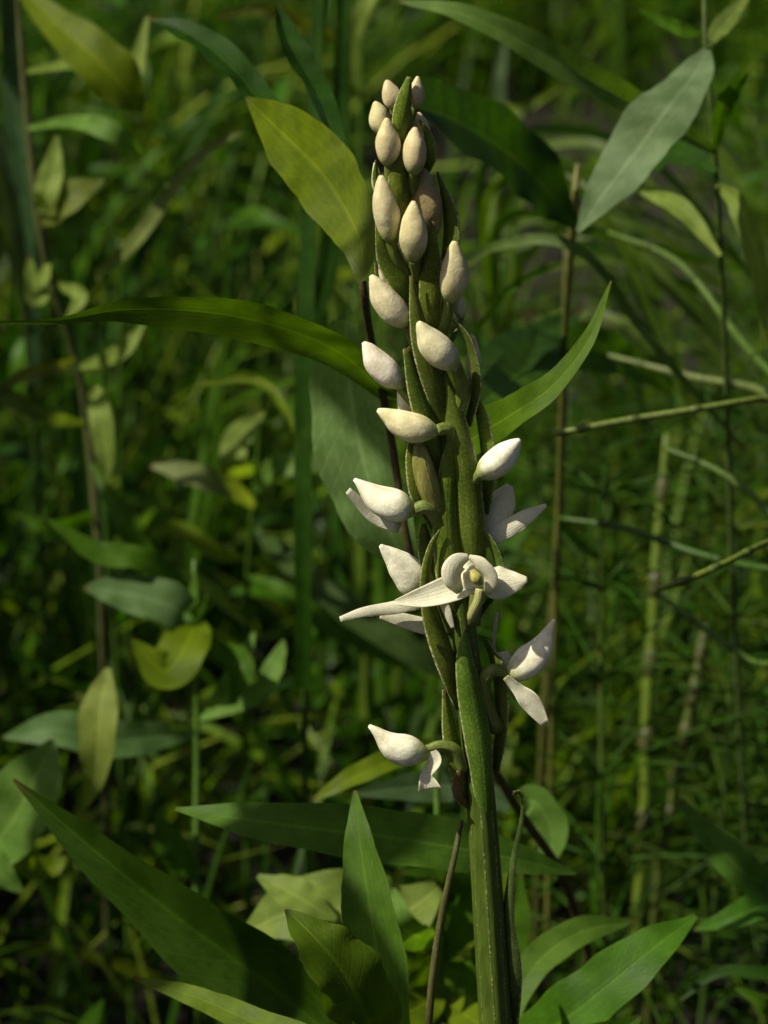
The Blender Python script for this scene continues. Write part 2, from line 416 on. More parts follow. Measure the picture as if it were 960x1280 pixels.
# base, tip, half width, depth offsets (mm toward camera) at base and tip, bend, colour, ovary path or None
BUDS = [
    ((494, 137), (484, 100), 12, 2.0, 2.0, 0, TAN, [(494, 135), (499, 160)]),
    ((519, 136), (521, 95), 10, 1.2, 1.6, 0, TAN, [(518, 134), (512, 160)]),
    ((476, 168), (468, 127), 13, 1.5, 2.0, 2, TAN, [(476, 165), (494, 195)]),
    ((486, 208), (483, 148), 15, 4.0, 4.5, 0, TAN, [(486, 204), (490, 235), (508, 262)]),
    ((517, 218), (519, 160), 15, 4.2, 4.8, 0, TAN, [(517, 214), (516, 245)]),
    ((532, 178), (523, 140), 9, -1.0, -1.0, 0, TAN, [(531, 176), (522, 205)]),
    ((536, 300), (531, 212), 21, -0.5, 1.0, -2, (0.34, 0.29, 0.14), [(536, 296), (530, 330)]),
    ((488, 302), (476, 220), 17, 4.0, 4.2, 0, TAN, [(487, 296), (496, 325), (514, 350)]),
    ((473, 245), (469, 204), 7, -2.0, -2.0, 0, CREAM, None),
    ((517, 327), (516, 251), 17, 6.0, 6.5, 0, TAN, [(517, 324), (524, 350)]),
    ((508, 332), (500, 298), 7, 1.0, 1.0, 0, WHITE, None),
    ((562, 380), (568, 301), 18, 3.0, 4.0, 2, TAN, [(561, 374), (557, 398), (546, 430)]),
    ((511, 408), (464, 345), 18, 4.0, 5.0, -3, CREAM, [(508, 404), (520, 430), (535, 450)]),
    ((484, 356), (474, 330), 6, -2.5, -2.5, 0, CREAM, None),
    ((572, 461), (523, 403), 19, 6.0, 8.0, -4, CREAM, [(570, 457), (578, 490), (566, 530)]),
    ((504, 484), (454, 428), 17, 2.5, 3.5, -4, WHITE, [(500, 482), (515, 500), (540, 525)]),
    ((577, 400), (571, 366), 8, -2.5, -2.5, 0, CREAM, [(577, 398), (558, 440)]),
    ((590, 478), (592, 420), 9, -2.5, -2.0, 0, CREAM, [(590, 474), (575, 520)]),
    ((509, 524), (501, 482), 9, -1.0, -1.5, 0, WHITE, None),
    ((547, 540), (473, 513), 18, 5.0, 6.0, -6, CREAM, [(545, 538), (560, 537), (566, 560), (562, 610)]),
    ((598, 594), (649, 549), 18, 3.0, 4.5, 3, WHITE, [(602, 590), (588, 606), (572, 640)]),
]
for base, tip, hw, o0, o1, bend, colr, ov in BUDS:
    b = link('bud', bud_mesh(base, tip, hw, o0, o1, bend), orchid, tuple(c * rng.uniform(0.95, 1.05) for c in colr))
    if ov:
        k = len(ov)
        offs = [o0 * (1 - i / (k - 1)) + 1.0 * i / (k - 1) for i in range(k)]
        green_tube(b, ov, [hw * 0.40, hw * 0.46, hw * 0.40, hw * 0.3][:k], offs)

def petal(parent, pts, hw, off, roll=0.0, cup=0.7, color=WHITE, name='petal', wave=0.08, fold=0.0, n=24, teeth=0.0):
    LEAF_N[0] += 1
    offs = off if isinstance(off, (list, tuple)) else [off] * len(pts)
    p3 = catmull([O(x, y, o) for (x, y), o in zip(pts, offs)], n)
    h = [max(x, 0.8) * K * S for x in catmull([float(x) for x in hw], n)]
    V, F, U = ribbon_data(p3, h, cam_sides(p3, roll), fold, cup, wave, 2.0, 12, teeth, LEAF_N[0])
    o = link(name, mesh_from(name, rel(V, foot), F, U, M_PETAL), parent, color)
    m = o.modifiers.new('thick', 'SOLIDIFY'); m.thickness = 0.00018; m.offset = 0
    return o

HOOD = [0.26, 0.60, 0.84, 0.97, 1.0, 0.96, 0.86, 0.72, 0.55, 0.38, 0.24, 0.10]
# half-open flower, hood closed over its lip
f = link('flower', bud_mesh((520, 640), (442, 600), 21, 5.0, 6.0, -7, HOOD, name='flower'), orchid, WHITE)
green_tube(f, [(517, 638), (533, 634), (548, 652), (556, 690)], [8, 9, 10, 9], [5, 5, 3, 1])
petal(f, [(500, 660), (468, 645), (435, 613)], [7, 9, 4], [3.5, 3.5, 5], 10, 0.5)
# shaded flower seen from behind on the right
f = petal(orchid, [(606, 676), (612, 650), (628, 625), (637, 606)], [8, 19, 17, 4], [-1, -1.5, -2, -2], -15, 0.8, WHITE, 'flower')
petal(f, [(600, 676), (632, 662), (660, 645), (683, 631)], [11, 12, 9, 2], [0, 0, 0, -1], 0, 0.5)
petal(f, [(598, 668), (606, 644), (616, 628)], [9, 9, 3], [-3, -4, -4], 20, 0.6)
green_tube(f, [(606, 668), (592, 676), (582, 700)], [6, 7, 7], [-1, -0.5, 0])
# open flower to the left: broad upright sepal, drooping side sepals
f = link('flower', bud_mesh((530, 742), (475, 682), 22, 1.0, 2.5, 3, [0.35, 0.7, 0.95, 1.03, 1.0, 0.92, 0.8, 0.62, 0.45, 0.28, 0.1], flat=0.45, name='flower'), orchid, WHITE)
petal(f, [(528, 752), (490, 760), (455, 765), (425, 774)], [9, 8, 6, 3], [2, 3, 4, 5], 0, 0.6, name='sepal')
petal(f, [(546, 786), (520, 780), (495, 773), (475, 770)], [10, 10, 8, 3], [0, 0, 0.5, 1], 0, 0.5, name='sepal')
petal(f, [(545, 745), (538, 725), (533, 708)], [8, 10, 3], [1, 0, -1], 15, 0.5)
petal(f, [(553, 750), (560, 768), (566, 785)], [6, 5, 2], [3, 3.5, 3.5], 10, 0.5, name='lip')
green_tube(f, [(530, 742), (548, 752), (566, 790)], [7, 8, 8], [1, 1.5, 0.5])
# open flower facing the camera
f = link('flower', bud_mesh((600, 738), (584, 697), 20, 5.5, 8.0, 0, [0.55, 0.8, 0.95, 1.0, 0.98, 0.9, 0.8, 0.68, 0.5, 0.34, 0.12], flat=0.6, name='flower'), orchid, WHITE)
petal(f, [(592, 727), (560, 738), (525, 748), (494, 753)], [14, 17, 12, 3], [6.5, 8, 9, 9.5], 12, -0.7, name='sepal')
petal(f, [(602, 724), (622, 728), (642, 727), (659, 724)], [14, 21, 14, 3], [7, 8, 8, 8], -5, 0.7, name='sepal')
petal(f, [(576, 740), (568, 722), (572, 705), (586, 696)], [5, 14, 13, 4], [9.5, 10.5, 10.5, 9.5], 25, 0.8)
petal(f, [(608, 742), (611, 722), (600, 706), (586, 696)], [5, 10, 9, 3], [9.5, 10.5, 10.5, 9.5], -30, 0.8)
green_tube(f, [(590, 712), (595, 722), (601, 730)], [3, 7.5, 4], [11, 11.5, 11], 'column', (0.42, 0.40, 0.10))
green_tube(f, [(600, 736), (597, 752), (590, 768), (588, 776)], [6, 6, 6.5, 4], [8.5, 9, 8.5, 8], 'spur', (0.34, 0.36, 0.14))
green_tube(f, [(600, 730), (603, 700), (598, 720), (592, 780)], [5, 5, 8, 9], [5, 4, 3, 2])
# flower on a curved stalk to the right
f = link('flower', bud_mesh((635, 848), (693, 774), 20, 2.0, 3.0, 9, HOOD, flat=0.9, name='flower'), orchid, WHITE)
petal(f, [(632, 846), (648, 862), (664, 878), (682, 905)], [4, 8, 13, 5], [3.5, 3.5, 4, 4], 12, -0.5, name='lip', wave=0.15)
petal(f, [(638, 848), (630, 832), (627, 815)], [10, 15, 8], [0, -1, -1], 0, 0.6, name='sepal')
green_tube(f, [(636, 842), (618, 838), (604, 852), (606, 880), (622, 912)], [7, 9, 10, 11, 10], [2, 2, 1.5, 1, 0])
green_tube(f, [(640, 836), (622, 832), (617, 812), (621, 765)], [2, 2.5, 2, 2.5], [0, -2, -2.5, -3], 'spur', (0.5, 0.5, 0.34))
# lowest flower on the left
f = link('flower', bud_mesh((536, 942), (461, 907), 20, 4.0, 6.0, -10, HOOD, name='flower'), orchid, WHITE)
petal(f, [(536, 934), (544, 950), (534, 968), (538, 986)], [4, 9, 8, 16], [4.5, 5, 5, 5], 15, -0.5, name='lip', wave=0.2)
green_tube(f, [(533, 936), (550, 932), (568, 938), (578, 962)], [5, 7, 9, 9], [4, 4, 3, 2])

BRACTS = [  # pts base -> tip, half widths, offsets, roll, cup
    ([(612, 1075), (607, 1010), (600, 935), (589, 870), (581, 820), (582, 787)], [4, 11, 17, 16, 10, 1], [3.0, 3.2, 4.6, 5.4, 5.6, 5.4], 8, 1.15),
    ([(582, 1005), (575, 965), (565, 915), (556, 862)], [7, 12, 11, 3], [2.6, 3, 3.2, 3.4], 30, 1.0),
    ([(580, 885), (562, 830), (543, 775), (533, 725), (540, 685), (550, 662)], [10, 15, 13, 7, 5, 1], [3.4, 4.0, 4.6, 5.6, 6.2, 6.0], 25, 1.0),
    ([(592, 745), (586, 680), (579, 600), (567, 520), (556, 462)], [14, 21, 20, 13, 1], [3.0, 3.8, 4.0, 4.0, 4.0], -6, 1.2),
    ([(576, 780), (566, 720), (560, 650), (562, 590), (563, 545)], [16, 19, 17, 12, 2], [4.0, 4.6, 4.8, 4.4, 4.0], 14, 1.2),
    ([(556, 590), (540, 540), (523, 490), (509, 435)], [8, 15, 12, 5], [3.4, 4.4, 5.0, 5.0], 22, 0.9),
    ([(560, 540), (543, 480), (526, 420), (514, 345)], [8, 14, 12, 2], [4.4, 5.2, 6.2, 6.6], 10, 0.9),
    ([(538, 430), (537, 390), (538, 330), (541, 277)], [9, 14, 13, 2], [3.2, 4.4, 5.4, 5.2], -8, 1.0),
    ([(528, 400), (508, 360), (485, 325), (471, 275)], [9, 15, 12, 2], [3.0, 4.0, 4.2, 3.4], 30, 1.0),
    ([(500, 190), (500, 160), (505, 128), (512, 96)], [6, 10, 10, 3], [3.4, 4.2, 4.4, 3.6], 5, 1.1),
    ([(510, 285), (501, 250), (498, 215), (504, 180)], [8, 12, 11, 2], [4.6, 5.0, 5.0, 4.4], 8, 1.1),
    ([(546, 370), (556, 320), (558, 270), (546, 215)], [10, 15, 14, 2], [0.5, 0.2, 0, -0.5], -50, 1.0),
    ([(582, 530), (592, 480), (582, 425), (554, 388)], [9, 10, 7, 1], [1.5, 1.6, 2.0, 3.0], -55, 0.9),
    ([(550, 660), (528, 620), (517, 580), (515, 548)], [9, 13, 9, 4], [2.4, 3.2, 3.4, 3.4], 30, 1.0),
    ([(596, 770), (622, 725), (612, 680), (582, 640)], [6, 8, 7, 1], [1.5, 1.6, 2.0, 2.5], -50, 0.9),
    ([(572, 770), (545, 720), (534, 680), (530, 655)], [10, 14, 11, 4], [1.6, 2.0, 2.0, 1.8], 28, 1.0),
    ([(615, 960), (622, 900), (618, 840), (606, 800)], [10, 14, 14, 4], [-0.5, -0.8, -1, -1], -55, 1.0),
    ([(602, 640), (606, 590), (600, 530), (588, 480)], [9, 13, 12, 2], [0, 0, 0, 0], -50, 1.0),
    ([(500, 275), (482, 250), (472, 225), (470, 200)], [6, 8, 6, 1], [1, 1, 0.6, 0.4], 30, 1.0),
    ([(530, 215), (536, 195), (534, 170), (524, 150)], [6, 8, 6, 1], [1, 1, 1, 1], -30, 1.0),
    ([(505, 390), (486, 375), (476, 350), (470, 328)], [6, 8, 6, 2], [-1, -1.6, -2, -2], 30, 1.0),
    ([(508, 180), (497, 150), (491, 125), (487, 100)], [5, 6, 5, 2], [0.5, 0.6, 0.6, 0.6], 10, 1.0),
]
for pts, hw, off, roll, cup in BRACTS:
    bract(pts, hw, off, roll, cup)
# fat young ovary bursting from a bract
green_tube(orchid, [(546, 640), (536, 610), (528, 580), (524, 556)], [10, 14, 13, 7], [3.4, 4.0, 4.2, 4.4], 'ovary', (0.20, 0.20, 0.05))
# brownish withered bract base under the lowest flower
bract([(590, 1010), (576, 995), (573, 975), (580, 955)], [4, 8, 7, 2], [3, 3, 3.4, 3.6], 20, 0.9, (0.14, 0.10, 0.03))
# stem leaf with a withered, curled tip
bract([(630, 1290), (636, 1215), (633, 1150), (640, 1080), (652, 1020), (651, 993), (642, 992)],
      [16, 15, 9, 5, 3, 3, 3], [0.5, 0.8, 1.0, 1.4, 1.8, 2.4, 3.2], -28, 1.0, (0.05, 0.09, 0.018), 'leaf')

# ------------------------------------------------------------------ plants around the orchid (traced leaves)
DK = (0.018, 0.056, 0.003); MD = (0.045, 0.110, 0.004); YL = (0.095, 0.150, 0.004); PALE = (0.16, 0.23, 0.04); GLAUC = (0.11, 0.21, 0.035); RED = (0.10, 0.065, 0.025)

SUNNY = 'sun'; BACK = 'back'
def root_below(px, py, d, dx=0.0, dy=0.0):
    p = P(px, py, d); return G(p.x + dx, p.y + dy)

# herb standing right behind the orchid
g = root_below(735, 1190, 0.92, 0, 0.02)
h1 = empty('leafy_herb', g, 'herb right behind the orchid with a yellow-green leaf and reddish stem', 'herb')
px_tube(h1, [(432, 215, .80), (442, 260, .78), (452, 345, .75), (464, 425, .765), (488, 540, .78), (512, 690, .785), (560, 850, .81), (640, 1000, .85), (700, 1090, .89), (735, 1190, .92)],
        [3, 4, 5, 5, 5, 5, 5, 6, 7, 7], 0.78, (0.055, 0.04, 0.012), to_ground=g, n=40)
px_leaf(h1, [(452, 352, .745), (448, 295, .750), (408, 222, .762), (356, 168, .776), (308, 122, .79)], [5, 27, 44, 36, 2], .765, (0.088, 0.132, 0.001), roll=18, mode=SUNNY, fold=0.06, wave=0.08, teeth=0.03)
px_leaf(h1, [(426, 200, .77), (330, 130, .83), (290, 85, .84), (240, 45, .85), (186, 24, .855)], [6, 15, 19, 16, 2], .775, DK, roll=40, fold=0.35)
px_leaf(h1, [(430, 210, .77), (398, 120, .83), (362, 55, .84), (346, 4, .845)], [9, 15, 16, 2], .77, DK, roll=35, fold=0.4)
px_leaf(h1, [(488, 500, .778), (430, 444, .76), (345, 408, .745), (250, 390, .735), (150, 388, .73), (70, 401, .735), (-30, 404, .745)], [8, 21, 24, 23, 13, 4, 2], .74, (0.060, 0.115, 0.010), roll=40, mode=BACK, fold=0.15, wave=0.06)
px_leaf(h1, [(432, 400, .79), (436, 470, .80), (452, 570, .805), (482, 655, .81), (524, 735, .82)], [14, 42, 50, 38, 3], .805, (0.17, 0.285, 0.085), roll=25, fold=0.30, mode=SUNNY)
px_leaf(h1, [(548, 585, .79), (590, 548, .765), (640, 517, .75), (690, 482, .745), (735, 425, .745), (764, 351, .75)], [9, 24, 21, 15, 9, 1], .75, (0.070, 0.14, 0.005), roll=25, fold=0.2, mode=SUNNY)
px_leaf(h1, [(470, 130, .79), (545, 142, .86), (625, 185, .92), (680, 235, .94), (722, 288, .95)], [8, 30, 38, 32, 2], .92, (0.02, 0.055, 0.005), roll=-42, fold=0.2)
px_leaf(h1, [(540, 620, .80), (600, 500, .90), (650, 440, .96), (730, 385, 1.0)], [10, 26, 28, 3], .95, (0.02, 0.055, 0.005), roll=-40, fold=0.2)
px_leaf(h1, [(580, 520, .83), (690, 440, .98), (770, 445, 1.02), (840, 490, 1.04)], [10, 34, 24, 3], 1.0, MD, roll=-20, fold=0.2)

# tall plant at the upper right with the tattered grey leaf
g = root_below(905, 700, 1.02, 0.03, 0.05)
h2 = empty('leafy_herb', g, 'tall herb with one broad tattered grey-green leaf hanging tip down', 'herb')
px_tube(h2, [(880, -40, .90), (882, 60, .90), (893, 180, .91), (905, 400, .95), (915, 700, 1.0)], [2, 3, 3.5, 3.5, 4], 0.92, (0.07, 0.11, 0.025), to_ground=g)
px_leaf(h2, [(884, 62, .90), (868, 92, .885), (830, 140, .875), (790, 195, .87), (755, 240, .868), (722, 290, .87)], [5, 22, 34, 35, 22, 3], .875, (0.13, 0.20, 0.085), roll=22, mode=SUNNY, fold=0.08, wave=0.22, teeth=0.05, wf=2.5)
px_leaf(h2, [(893, 190, .91), (800, 135, .89), (710, 85, .87), (620, 35, .86), (560, 12, .86), (500, 2, .865)], [5, 16, 20, 15, 9, 2], .87, (0.095, 0.17, 0.03), roll=25, fold=0.25, mode=SUNNY)
px_leaf(h2, [(882, 60, .90), (905, 30, .92), (935, -5, .95)], [4, 12, 3], .92, PALE, roll=20)
px_leaf(h2, [(882, 40, .90), (850, 35, .92), (800, 12, .95)], [3, 9, 2], .92, MD, roll=-20)
px_leaf(h2, [(893, 190, .91), (905, 130, .90), (935, 90, .89)], [3, 12, 2], .9, MD, roll=30)
px_leaf(h2, [(896, 230, .91), (925, 260, .90), (950, 340, .90), (955, 430, .91)], [3, 13, 11, 2], .9, PALE, roll=25)
px_leaf(h2, [(895, 215, .91), (840, 190, .93), (780, 220, .97)], [3, 22, 3], .95, DK, roll=30)
px_leaf(h2, [(900, 320, .92), (850, 260, .93), (800, 240, .95)], [3, 12, 2], .94, PALE, roll=20)

# herb in the lower left, the nearest leaves
g = root_below(470, 1360, 0.74, -0.02, 0.03)
h3 = empty('leafy_herb', g, 'low herb with a long dark leaf and two upright leaves left of the orchid stem', 'herb')
px_tube(h3, [(482, 1290, .72), (480, 1360, .725)], [5, 7], .72, MD, to_ground=g)
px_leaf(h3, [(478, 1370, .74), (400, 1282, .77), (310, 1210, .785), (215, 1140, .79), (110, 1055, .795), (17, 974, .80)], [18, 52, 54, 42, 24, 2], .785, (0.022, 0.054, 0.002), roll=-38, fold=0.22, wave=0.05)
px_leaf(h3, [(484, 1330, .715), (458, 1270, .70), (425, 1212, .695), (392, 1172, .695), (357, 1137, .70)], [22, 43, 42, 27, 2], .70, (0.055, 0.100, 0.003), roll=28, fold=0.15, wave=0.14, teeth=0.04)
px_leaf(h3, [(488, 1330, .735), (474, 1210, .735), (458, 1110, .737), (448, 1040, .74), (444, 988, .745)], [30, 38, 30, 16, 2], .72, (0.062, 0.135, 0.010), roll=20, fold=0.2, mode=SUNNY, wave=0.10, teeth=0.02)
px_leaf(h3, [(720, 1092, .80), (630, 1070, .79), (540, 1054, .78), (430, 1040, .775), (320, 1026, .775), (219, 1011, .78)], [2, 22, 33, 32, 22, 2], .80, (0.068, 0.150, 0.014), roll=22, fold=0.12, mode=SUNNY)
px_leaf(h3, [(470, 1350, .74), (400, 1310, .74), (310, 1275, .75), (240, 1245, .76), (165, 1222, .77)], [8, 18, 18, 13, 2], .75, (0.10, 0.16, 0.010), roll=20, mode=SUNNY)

# paler herb behind them
g = root_below(560, 1200, 0.90, -0.02, 0.02)
h4 = empty('leafy_herb', g, 'pale leaved herb behind the two upright leaves at the stem foot', 'herb')
px_tube(h4, [(545, 960, .88), (548, 1060, .88), (552, 1200, .89)], [4, 5, 6], .88, MD, to_ground=g)
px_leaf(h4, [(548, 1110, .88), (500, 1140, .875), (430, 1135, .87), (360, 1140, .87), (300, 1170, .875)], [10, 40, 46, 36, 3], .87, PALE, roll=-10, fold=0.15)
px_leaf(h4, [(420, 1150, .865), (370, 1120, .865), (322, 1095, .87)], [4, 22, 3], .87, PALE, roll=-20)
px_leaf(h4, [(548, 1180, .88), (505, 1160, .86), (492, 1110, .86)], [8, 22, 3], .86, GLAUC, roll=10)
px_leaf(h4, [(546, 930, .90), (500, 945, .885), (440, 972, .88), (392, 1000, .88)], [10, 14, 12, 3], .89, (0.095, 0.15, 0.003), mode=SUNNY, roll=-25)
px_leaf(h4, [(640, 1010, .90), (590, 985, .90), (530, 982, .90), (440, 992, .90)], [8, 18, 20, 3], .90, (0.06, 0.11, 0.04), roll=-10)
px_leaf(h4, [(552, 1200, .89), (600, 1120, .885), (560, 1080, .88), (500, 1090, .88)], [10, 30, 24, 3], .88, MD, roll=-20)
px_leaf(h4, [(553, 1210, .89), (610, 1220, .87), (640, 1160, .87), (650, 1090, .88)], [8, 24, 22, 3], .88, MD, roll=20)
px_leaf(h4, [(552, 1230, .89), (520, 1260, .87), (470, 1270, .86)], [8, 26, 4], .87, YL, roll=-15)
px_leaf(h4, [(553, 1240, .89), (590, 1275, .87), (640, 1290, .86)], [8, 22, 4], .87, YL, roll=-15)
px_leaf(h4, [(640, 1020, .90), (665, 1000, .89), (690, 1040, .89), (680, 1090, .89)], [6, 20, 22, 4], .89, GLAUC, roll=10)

# slender reddish stalk beside the orchid stem
g = root_below(530, 1330, 0.73, -0.01, 0.02)
s1 = empty('bare_stalk', g, 'thin bare reddish-tipped stalk just left of the orchid stem', 'stalk')
px_tube(s1, [(577, 1025, .722), (566, 1080, .722), (551, 1150, .724), (541, 1220, .726), (534, 1300, .73)], [3, 4, 4.5, 5, 5], .725, (0.075, 0.075, 0.022), to_ground=g)

# herb at the left edge, low
g = root_below(245, 1180, 1.0, 0, 0.03)
h5 = empty('leafy_herb', g, 'herb with a curled yellow leaf and one pale leaf hanging straight down', 'herb')
px_tube(h5, [(243, 700, .99), (246, 905, 1.0), (245, 1080, 1.0), (245, 1180, 1.0)], [3, 4, 5, 5], 1.0, MD, to_ground=g)
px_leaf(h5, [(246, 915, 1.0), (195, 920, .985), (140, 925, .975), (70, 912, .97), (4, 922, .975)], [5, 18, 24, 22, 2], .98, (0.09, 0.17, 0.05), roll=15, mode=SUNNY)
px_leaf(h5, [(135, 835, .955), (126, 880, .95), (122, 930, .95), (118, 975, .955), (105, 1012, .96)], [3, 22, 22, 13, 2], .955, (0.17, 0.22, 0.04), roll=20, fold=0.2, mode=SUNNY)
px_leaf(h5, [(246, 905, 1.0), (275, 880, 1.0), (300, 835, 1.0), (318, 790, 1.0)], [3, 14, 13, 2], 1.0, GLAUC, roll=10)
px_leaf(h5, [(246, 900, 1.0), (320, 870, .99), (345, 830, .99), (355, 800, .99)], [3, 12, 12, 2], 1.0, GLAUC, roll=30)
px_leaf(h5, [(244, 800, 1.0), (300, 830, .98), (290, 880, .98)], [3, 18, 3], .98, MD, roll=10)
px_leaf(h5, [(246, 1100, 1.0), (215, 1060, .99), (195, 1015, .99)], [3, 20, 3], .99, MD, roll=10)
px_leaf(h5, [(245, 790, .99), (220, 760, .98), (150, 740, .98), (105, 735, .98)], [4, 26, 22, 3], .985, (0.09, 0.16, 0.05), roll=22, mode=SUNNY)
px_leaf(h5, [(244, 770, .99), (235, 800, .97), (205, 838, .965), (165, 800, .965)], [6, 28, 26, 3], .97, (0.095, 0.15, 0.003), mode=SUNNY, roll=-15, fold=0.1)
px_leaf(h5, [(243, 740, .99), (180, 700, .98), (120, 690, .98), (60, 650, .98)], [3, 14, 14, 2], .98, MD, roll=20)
px_leaf(h5, [(243, 720, .99), (240, 770, .98), (260, 740, .98)], [3, 10, 2], .98, MD, roll=20)
g = root_below(-60, 1100, .98, 0, 0.03)
h6 = empty('leafy_herb', g, 'herb with broad pale green leaves below the straight hanging leaf', 'herb')
px_tube(h6, [(-30, 900, .96), (-35, 1000, .96), (-45, 1100, .97)], [4, 5, 5], .96, MD, to_ground=g)
px_leaf(h6, [(-35, 1080, .96), (5, 1040, .95), (40, 980, .945), (66, 925, .95)], [10, 40, 40, 4], .95, GLAUC, roll=-10)
px_leaf(h6, [(-38, 1050, .96), (-10, 1080, .95), (28, 1115, .95)], [8, 22, 3], .95, GLAUC, roll=-10)
px_leaf(h6, [(-30, 930, .96), (20, 1070, .97), (60, 1085, .98), (95, 1070, .98)], [4, 12, 14, 2], .97, YL, roll=20)

# herb, upper left: yellow leaf and pale ones
g = root_below(95, 700, 1.12, 0.0, 0.05)
h7 = empty('leafy_herb', g, 'tall thin brown-stemmed herb with a yellow top leaf and small pale leaves', 'herb')
px_tube(h7, [(20, -60, 1.04), (30, 100, 1.05), (52, 300, 1.06), (92, 440, 1.08), (108, 520, 1.09), (125, 690, 1.1)], [3, 5, 5, 5, 6, 6], 1.08, (0.06, 0.07, 0.02), to_ground=g, n=30)
px_leaf(h7, [(20, -20, 1.03), (60, 20, 1.02), (110, 65, 1.01), (150, 105, 1.01), (178, 140, 1.015)], [5, 18, 30, 30, 4], 1.02, (0.095, 0.14, 0.003), roll=15, mode=SUNNY)
px_leaf(h7, [(30, 90, 1.05), (100, 80, 1.03), (160, 100, 1.02), (185, 20, 1.02)], [3, 8, 13, 2], 1.03, PALE, roll=15)
px_leaf(h7, [(45, 265, 1.06), (55, 250, 1.04), (65, 215, 1.04), (72, 168, 1.04)], [4, 14, 15, 2], 1.04, PALE, roll=-10)
px_leaf(h7, [(48, 280, 1.06), (80, 250, 1.04), (130, 225, 1.04)], [4, 22, 3], 1.04, (0.10, 0.13, 0.02), roll=-30)
px_leaf(h7, [(35, 160, 1.05), (90, 152, 1.03), (140, 165, 1.02), (182, 195, 1.03)], [3, 8, 13, 2], 1.03, GLAUC, roll=-10)
px_leaf(h7, [(60, 330, 1.06), (45, 370, 1.05), (35, 320, 1.05)], [4, 14, 3], 1.05, PALE, roll=10)
px_leaf(h7, [(70, 355, 1.06), (100, 370, 1.05), (82, 400, 1.05)], [3, 10, 2], 1.05, PALE, roll=10)
px_leaf(h7, [(112, 490, 1.09), (122, 500, 1.05), (130, 550, 1.045), (133, 605, 1.05)], [4, 13, 14, 5], 1.05, PALE, roll=-8)
px_leaf(h7, [(98, 460, 1.08), (150, 440, 1.06), (180, 405, 1.06)], [3, 11, 2], 1.06, PALE, roll=-8)
px_leaf(h7, [(108, 530, 1.09), (60, 520, 1.07), (0, 490, 1.06), (-40, 470, 1.06)], [3, 10, 10, 3], 1.07, (0.09, 0.13, 0.04), roll=-15)
px_leaf(h7, [(95, 450, 1.08), (60, 462, 1.06), (25, 470, 1.06), (-5, 495, 1.06)], [3, 8, 8, 3], 1.06, (0.11, 0.13, 0.03), roll=-15)
px_leaf(h7, [(115, 580, 1.09), (150, 640, 1.08), (180, 690, 1.08), (220, 720, 1.08)], [3, 13, 13, 2], 1.08, MD, roll=25)
px_leaf(h7, [(120, 640, 1.1), (70, 660, 1.08), (20, 640, 1.08)], [3, 12, 2], 1.08, MD, roll=-25)

# herb in the middle distance on the left
g = root_below(305, 900, 1.2, 0.0, 0.05)
h8 = empty('leafy_herb', g, 'slim herb with small pale leaves behind the long arched leaf', 'herb')
px_tube(h8, [(330, 480, 1.12), (318, 620, 1.14), (308, 760, 1.17), (305, 900, 1.2)], [3, 4, 4, 5], 1.15, MD, to_ground=g)
px_leaf(h8, [(318, 632, 1.14), (290, 612, 1.12), (245, 595, 1.11), (190, 580, 1.115)], [4, 12, 15, 5], 1.12, (0.17, 0.21, 0.07), roll=15, mode=SUNNY)
px_leaf(h8, [(320, 590, 1.14), (292, 582, 1.11), (300, 545, 1.11), (330, 514, 1.115)], [3, 14, 17, 2], 1.12, PALE, roll=5)
px_leaf(h8, [(316, 615, 1.14), (345, 585, 1.12), (400, 578, 1.12), (440, 590, 1.13)], [3, 14, 14, 2], 1.12, GLAUC, roll=5)
px_leaf(h8, [(312, 700, 1.16), (270, 690, 1.15), (220, 660, 1.15), (185, 670, 1.15)], [3, 10, 10, 2], 1.15, YL, roll=-15)
px_leaf(h8, [(310, 720, 1.16), (355, 740, 1.15), (420, 790, 1.15), (540, 850, 1.15)], [3, 10, 12, 2], 1.15, MD, roll=-25)
px_leaf(h8, [(316, 660, 1.16), (360, 700, 1.13), (430, 760, 1.12), (520, 820, 1.12), (575, 850, 1.13)], [3, 15, 17, 15, 2], 1.13, (0.05, 0.09, 0.02), roll=-30)
px_leaf(h8, [(308, 780, 1.17), (250, 730, 1.16), (200, 720, 1.16)], [3, 10, 2], 1.16, PALE, roll=-15)
px_leaf(h8, [(325, 530, 1.13), (370, 500, 1.12), (390, 470, 1.12)], [3, 8, 2], 1.12, MD, roll=-15)

# herb at the lower right
g = root_below(640, 1400, .86, 0.02, 0.03)
h9 = empty('leafy_herb', g, 'herb with a broad bright green leaf right of the orchid stem foot', 'herb')
px_tube(h9, [(640, 1310, .80), (642, 1400, .82)], [5, 7], .8, MD, to_ground=g)
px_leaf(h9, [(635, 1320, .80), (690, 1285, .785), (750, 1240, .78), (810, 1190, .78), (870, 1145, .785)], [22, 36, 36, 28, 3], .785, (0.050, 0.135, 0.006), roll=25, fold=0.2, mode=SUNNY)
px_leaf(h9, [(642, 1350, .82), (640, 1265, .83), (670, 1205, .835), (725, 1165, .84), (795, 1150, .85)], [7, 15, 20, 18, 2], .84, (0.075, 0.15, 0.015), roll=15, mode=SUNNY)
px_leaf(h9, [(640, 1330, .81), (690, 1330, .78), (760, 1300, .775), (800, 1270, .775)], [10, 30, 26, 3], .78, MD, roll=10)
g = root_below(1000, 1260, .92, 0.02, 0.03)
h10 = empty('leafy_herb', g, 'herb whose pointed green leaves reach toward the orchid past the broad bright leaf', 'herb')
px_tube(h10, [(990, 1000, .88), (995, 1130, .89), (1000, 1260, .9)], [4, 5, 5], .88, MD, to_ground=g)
px_leaf(h10, [(993, 1120, .88), (950, 1133, .86), (915, 1147, .855), (868, 1162, .86)], [8, 18, 14, 2], .86, (0.05, 0.14, 0.010), roll=15, mode=SUNNY)
